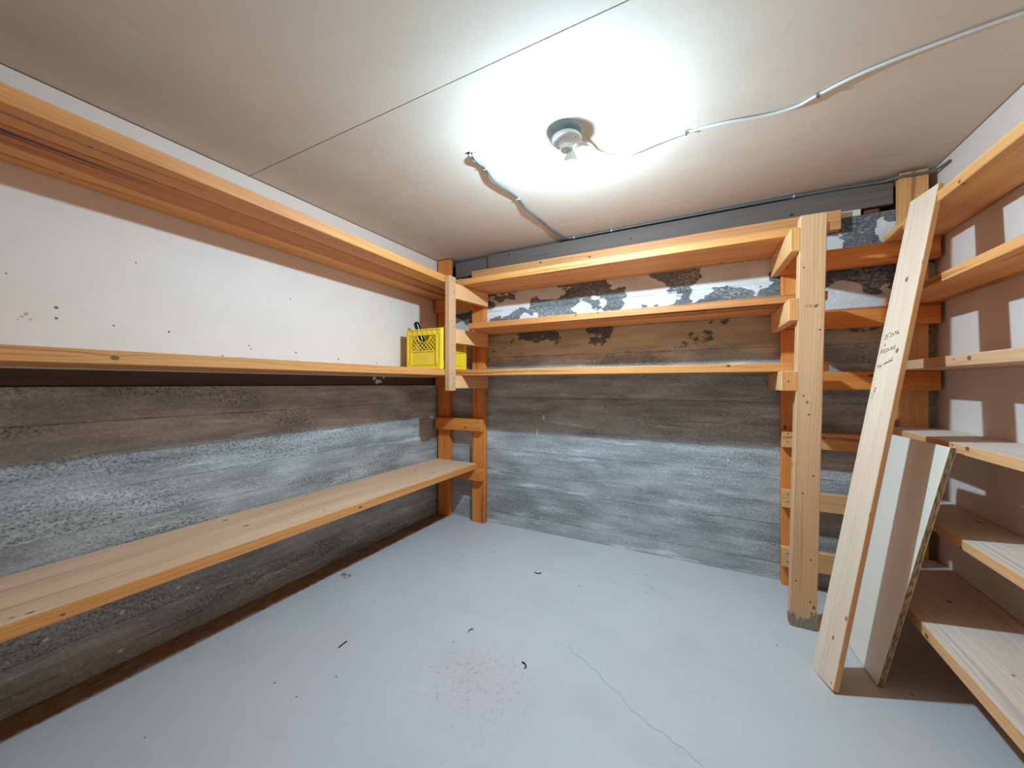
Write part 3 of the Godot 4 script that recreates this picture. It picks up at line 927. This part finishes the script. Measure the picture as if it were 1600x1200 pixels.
func build_cables() -> void:
	var c := thing("electric_cable", "white electric cable stapled along the ceiling from the lamp holder", "cable", Vector3(-0.45, 2.04, -1.47))
	var pts := [Vector3(-0.452, 2.018, -1.446), Vector3(-0.43, 2.03, -1.52), Vector3(-0.41, 2.042, -1.59), Vector3(-0.36, 2.041, -1.645), Vector3(-0.30, 2.04, -1.66), Vector3(-0.175, 2.041, -1.635), Vector3(-0.076, 2.043, -1.625), Vector3(0.052, 2.042, -1.63), Vector3(0.196, 2.042, -1.657), Vector3(0.282, 2.042, -1.654), Vector3(0.335, 2.043, -1.625), Vector3(0.45, 2.042, -1.57), Vector3(0.65, 2.042, -1.53), Vector3(0.925, 2.042, -1.5)]
	for i in pts.size():
		pts[i] -= c.position
	put(c, "cable_jacket", tube(pts, 0.0065, 10, 0.7), Vector3.ZERO, M.white_jacket)
	staple(c, Vector3(-0.41, 2.0395, -1.59) - c.position, 0.7, M.white_jacket)
	staple(c, Vector3(-0.076, 2.0395, -1.625) - c.position, 1.5, M.steel)
	staple(c, Vector3(0.335, 2.0395, -1.625) - c.position, 1.1, M.steel)

	var d := thing("electric_cable", "grey cable from a ragged ceiling hole to the corner above the back shelves", "cable", Vector3(-0.91, 2.04, -1.37))
	pts = [Vector3(-0.915, 2.06, -1.36), Vector3(-0.912, 2.044, -1.375), Vector3(-0.906, 2.036, -1.41), Vector3(-0.905, 2.042, -1.46), Vector3(-0.918, 2.037, -1.56), Vector3(-0.903, 2.036, -1.66), Vector3(-0.898, 2.042, -1.78), Vector3(-0.908, 2.037, -1.9), Vector3(-0.897, 2.038, -2.05), Vector3(-0.896, 2.042, -2.14), Vector3(-0.885, 2.038, -2.27), Vector3(-0.855, 2.04, -2.40), Vector3(-0.80, 2.041, -2.43), Vector3(-0.55, 2.041, -2.432), Vector3(0.0, 2.041, -2.432), Vector3(0.40, 2.037, -2.428), Vector3(0.62, 2.03, -2.425), Vector3(0.74, 2.022, -2.415), Vector3(0.795, 2.015, -2.378), Vector3(0.85, 2.012, -2.377), Vector3(0.905, 2.013, -2.372), Vector3(0.923, 2.012, -2.30)]
	for i in pts.size():
		pts[i] -= d.position
	put(d, "cable_jacket", tube(pts, 0.0065, 10, 0.9), Vector3.ZERO, M.grey_jacket)
	staple(d, Vector3(-0.905, 2.038, -1.46) - d.position, 0.0, M.white_jacket)
	staple(d, Vector3(-0.898, 2.038, -1.78) - d.position, 0.0, M.white_jacket)
	staple(d, Vector3(-0.80, 2.037, -2.43) - d.position, 1.57, M.white_jacket)
	staple(d, Vector3(-0.55, 2.037, -2.432) - d.position, 1.57, M.white_jacket)
	staple(d, Vector3(0.40, 2.033, -2.428) - d.position, 1.57, M.white_jacket)
	# torn plaster round the hole
	var ce := get_node("ceiling")
	var r := RandomNumberGenerator.new()
	r.seed = 3
	for i in 9:
		var fm := flake(r, r.randf_range(0.006, 0.014))
		var an := r.randf() * TAU
		var dist := r.randf_range(0.012, 0.03)
		put(ce, "plaster_flake", fm, Vector3(-0.90 + cos(an) * dist, CEIL, -1.36 + sin(an) * dist * 0.8), M.plaster if i % 3 else M.void)

func flake(r: RandomNumberGenerator, rad: float) -> ArrayMesh:
	# a ragged shallow chip, base in the xz plane, tip pointing down
	var st := SurfaceTool.new()
	st.begin(Mesh.PRIMITIVE_TRIANGLES)
	st.set_smooth_group(-1)
	var n := 7
	var ring: Array = []
	for k in n:
		var a := TAU * k / n
		ring.append(Vector3(cos(a), 0, sin(a)) * rad * r.randf_range(0.5, 1.25))
	var tip := Vector3(r.randf_range(-0.3, 0.3) * rad, -r.randf_range(0.002, 0.007), r.randf_range(-0.3, 0.3) * rad)
	for k in n:
		for v in [ring[k], tip, ring[(k + 1) % n]]:
			st.add_vertex(v)
	st.generate_normals()
	return st.commit()

func crust(w: float, h: float, sd: int) -> ArrayMesh:
	# thin crust of cement with a ragged top, in the xy plane, +z outwards
	var n := noise(sd, 1.0, 3)
	var st := SurfaceTool.new()
	st.begin(Mesh.PRIMITIVE_TRIANGLES)
	st.set_smooth_group(-1)
	var cols := 44
	var rows := 8
	var g: Array = []
	for i in cols + 1:
		var x := w * i / cols
		var top := h * (0.75 + 0.55 * n.get_noise_2d(x * 26.0, 1.0))
		var col: Array = []
		for j in rows + 1:
			var y := top * j / rows
			col.append(Vector3(x, y, (0.0012 + 0.0014 * n.get_noise_2d(x * 90.0, y * 90.0)) if j < rows else -0.001))
		g.append(col)
	for i in cols:
		for j in rows:
			for v in [g[i][j], g[i][j + 1], g[i + 1][j + 1], g[i][j], g[i + 1][j + 1], g[i + 1][j]]:
				st.add_vertex(v)
	st.generate_normals()
	return st.commit()

func build_crate() -> void:
	var W := 0.31
	var H := 0.275
	var t := thing("milk_crate", "yellow plastic milk crate standing on the middle left shelf", "crate", Vector3(-1.713, 1.1485, -2.115))
	t.rotation.y = 0.03
	for side in 4:
		var holder := Transform3D(Basis(Vector3.UP, side * PI / 2), Vector3.ZERO)
		var h2 := W / 2.0
		# solid lower panel, bands and ribs; local x across, y up, +z outwards
		var st := SurfaceTool.new()
		st.begin(Mesh.PRIMITIVE_TRIANGLES)
		box_into(st, Vector3(-0.105, 0.03, h2 - 0.014), Vector3(0.105, 0.125, h2 - 0.010), holder)
		box_into(st, Vector3(-h2 + 0.02, 0.004, h2 - 0.012), Vector3(h2 - 0.02, 0.027, h2 - 0.004), holder)
		box_into(st, Vector3(-h2 + 0.02, 0.122, h2 - 0.013), Vector3(h2 - 0.02, 0.129, h2 - 0.004), holder)
		# columns beside the window
		for sx in [-1, 1]:
			box_into(st, Vector3(sx * 0.128 - 0.022, 0.02, h2 - 0.012), Vector3(sx * 0.128 + 0.022, 0.235, h2 - 0.006), holder)
			box_into(st, Vector3(sx * 0.108 - 0.003, 0.02, h2 - 0.012), Vector3(sx * 0.108 + 0.003, 0.24, h2 - 0.001), holder)
			box_into(st, Vector3(sx * 0.136 - 0.003, 0.006, h2 - 0.012), Vector3(sx * 0.136 + 0.003, 0.06, h2 + 0.001), holder)
			box_into(st, Vector3(sx * 0.120 - 0.003, 0.006, h2 - 0.012), Vector3(sx * 0.120 + 0.003, 0.06, h2 + 0.001), holder)
			for yy in [0.075, 0.19]:
				box_into(st, Vector3(sx * 0.128 - 0.022, yy, h2 - 0.012), Vector3(sx * 0.128 + 0.022, yy + 0.004, h2 - 0.003), holder)
		put(t, "side_panel", st.commit(), Vector3.ZERO, M.crate)
		# rim with ribs above the handle
		st = SurfaceTool.new()
		st.begin(Mesh.PRIMITIVE_TRIANGLES)
		box_into(st, Vector3(-h2 + 0.012, 0.236, h2 - 0.012), Vector3(h2 - 0.012, H - 0.003, h2 - 0.007), holder)
		box_into(st, Vector3(-h2 + 0.008, H - 0.006, h2 - 0.014), Vector3(h2 - 0.008, H, h2), holder)
		box_into(st, Vector3(-h2 + 0.012, 0.232, h2 - 0.012), Vector3(h2 - 0.012, 0.238, h2 - 0.001), holder)
		for k in 7:
			var x := -0.126 + 0.042 * k
			box_into(st, Vector3(x - 0.002, 0.236, h2 - 0.012), Vector3(x + 0.002, H - 0.004, h2 - 0.001), holder)
		put(t, "rim", st.commit(), Vector3.ZERO, M.crate)
		# diagonal lattice, open where the hand goes
		st = SurfaceTool.new()
		st.begin(Mesh.PRIMITIVE_TRIANGLES)
		for dirx in [-1, 1]:
			for k in range(-9, 10):
				var c := k * 0.030
				var seg_a := Vector2.INF
				var last := Vector2.INF
				for i in 61:
					var y := 0.128 + 0.106 * i / 60.0
					var x: float = c + dirx * (y - 0.18) * 0.95
					var inside: bool = absf(x) < 0.104 and not (pow(x / 0.058, 2) + pow((y - 0.236) / 0.052, 2) < 1.0)
					if inside:
						if seg_a == Vector2.INF:
							seg_a = Vector2(x, y)
						last = Vector2(x, y)
					if (not inside or i == 60) and seg_a != Vector2.INF:
						if seg_a.distance_to(last) > 0.004:
							var m := (seg_a + last) / 2
							var dd := last - seg_a
							var bm := BoxMesh.new()
							bm.size = Vector3(dd.length(), 0.0042, 0.006)
							st.append_from(bm, 0, holder * Transform3D(Basis(Vector3.BACK, dd.angle()), Vector3(m.x, m.y, h2 - 0.009)))
						seg_a = Vector2.INF
		for i in 16:
			var a0 := PI + PI * i / 16.0
			var a1 := PI + PI * (i + 1) / 16.0
			var p0 := Vector2(cos(a0) * 0.058, 0.236 + sin(a0) * 0.052)
			var p1 := Vector2(cos(a1) * 0.058, 0.236 + sin(a1) * 0.052)
			var dd := p1 - p0
			var bm := BoxMesh.new()
			bm.size = Vector3(dd.length() + 0.002, 0.005, 0.011)
			st.append_from(bm, 0, holder * Transform3D(Basis(Vector3.BACK, dd.angle()), Vector3((p0.x + p1.x) / 2, (p0.y + p1.y) / 2, h2 - 0.008)))
		put(t, "lattice", st.commit(), Vector3.ZERO, M.crate)
		# rounded corner post
		var cp := PackedVector2Array()
		var prof: Array = [Vector2(0.0, 0.0), Vector2(0.014, 0.0), Vector2(0.016, 0.004), Vector2(0.016, H - 0.004), Vector2(0.014, H - 0.001), Vector2(0, H - 0.001)]
		put(t, "corner_post", lathe(prof, 20), holder * Vector3(h2 - 0.017, 0, h2 - 0.017), M.crate)
	var fs := SurfaceTool.new()
	fs.begin(Mesh.PRIMITIVE_TRIANGLES)
	box_into(fs, Vector3(-0.145, 0.004, -0.145), Vector3(0.145, 0.009, 0.145))
	put(t, "base", fs.commit(), Vector3.ZERO, M.crate)
	# worn pale mark printed on the front panel
	var mk := strokes([[[-0.03, 0.02], [-0.03, 0.0], [-0.018, 0.0]], [[-0.008, 0.018], [-0.01, 0.006], [-0.004, 0.0], [0.006, 0.006], [0.004, 0.018], [-0.006, 0.02]], [[0.024, 0.018], [0.016, 0.02], [0.012, 0.008], [0.02, 0.0], [0.026, 0.006], [0.02, 0.01]]], 0.004)
	put(t, "printed_mark", mk, Vector3(0, 0.07, W / 2 - 0.0098), M.crate_mark)

	# things inside the crate
	var k := thing("tool_handle", "black rounded handle sticking out of the yellow crate", "handle", Vector3(-1.80, 1.1585, -2.06))
	put(k, "grip", tube([Vector3(0.03, 0.005, -0.02), Vector3(0.012, 0.1, -0.012), Vector3(-0.02, 0.24, 0.005), Vector3(-0.04, 0.315, 0.018)], 0.021, 14, 1.0), Vector3.ZERO, M.black_plastic)
	var sp := SphereMesh.new()
	sp.radius = 0.021
	sp.height = 0.042
	sp.radial_segments = 16
	sp.rings = 8
	put(k, "rounded_end", sp, Vector3(-0.04, 0.315, 0.018), M.black_plastic)
	var cps: Array = []
	for i in 61:
		var a := TAU * i / 15.0
		cps.append(Vector3(cos(a) * (0.065 + 0.008 * sin(i * 1.7)), 0.008 + 0.0028 * i, sin(a) * (0.07 + 0.006 * cos(i * 2.3))))
	var cc := put(self, "coiled_cord", tube(cps, 0.006, 6), Vector3(-1.675, 1.163, -2.15), M.grey_cord)
	tag(cc, "loose coil of pale grey cord lying inside the yellow crate", "cord")

func build_small() -> void:
	# packing pieces on top of the concrete, under the weathered plate
	var a := put(self, "packing_block", slab(Vector3(0.078, 0.032, 0.06), 0.002, [M.cream_block]), Vector3(0.632, 1.9015, ZB - 0.032))
	tag(a, "small cream block wedged under the weathered plate beside the tall post", "block")
	var b := put(self, "brick_piece", slab(Vector3(0.062, 0.026, 0.05), 0.008, [M.red_brick]), Vector3(0.715, 1.8985, ZB - 0.035))
	tag(b, "small red brick fragment under the weathered plate right of the cream block", "brick")
	var c := put(self, "metal_strip", slab(Vector3(0.06, 0.004, 0.03), 0.001, [M.galvanised]), Vector3(0.772, 1.8875, ZB - 0.025))
	tag(c, "thin grey metal strip on top of the concrete beside red brick fragment", "strip")
	# litter on the floor
	var r := RandomNumberGenerator.new()
	r.seed = 9
	var lab := [["dried_leaf", "pale brown crumbled leaf on the floor near the left shelf", "leaf", Vector3(-1.76, 0, -1.385), 0.030, true], ["wood_chip", "dark curled chip in the middle of the floor, toward the back wall", "chip", Vector3(-0.835, 0, -1.897), 0.018, false], ["wood_chip", "dark curved chip near the centre of the floor, nearest the camera", "chip", Vector3(-0.604, 0, -1.254), 0.016, false], ["wood_splinter", "thin dark splinter lying on the left part of the floor", "splinter", Vector3(-1.301, 0, -1.012), 0.020, false], ["wire_clip", "small bent grey clip on the floor left of centre", "clip", Vector3(-0.896, 0, -1.325), 0.012, false]]
	for q in lab:
		var o: MeshInstance3D
		var s: float = q[4]
		if q[5]:
			var st := SurfaceTool.new()
			st.begin(Mesh.PRIMITIVE_TRIANGLES)
			for i in 26:
				var p := Vector3(r.randf_range(-1, 1) * s, r.randf_range(0.0005, 0.004), r.randf_range(-1, 1) * s * 0.6)
				var e := Vector3(r.randf_range(-1, 1), r.randf_range(0, 0.3), r.randf_range(-1, 1)).normalized() * s * 0.35
				var f := Vector3(-e.z, r.randf_range(0.0, 0.003), e.x) * 0.35
				for v in [p - e, p + f, p + e, p - e, p + e, p - f]:
					st.add_vertex(Vector3(v.x, maxf(v.y, 0.0004), v.z))
			st.generate_normals()
			o = put(self, q[0], st.commit(), q[3], M.debris_tan)
		else:
			var an := r.randf() * TAU
			var dx := Vector3(cos(an), 0, sin(an)) * s
			var dz := Vector3(-sin(an), 0, cos(an)) * s * (0.1 if q[0] == "wood_splinter" else 0.45)
			o = put(self, q[0], tube([-dx + dz + Vector3(0, 0.004, 0), -dx * 0.4 - dz * 0.3 + Vector3(0, 0.0025, 0), dx * 0.3 - dz * 0.5 + Vector3(0, 0.0025, 0), dx + dz * 0.6 + Vector3(0, 0.004, 0)], 0.0024, 6), q[3], M.debris if q[0] != "wire_clip" else M.grey_jacket)
		tag(o, q[1], q[2])
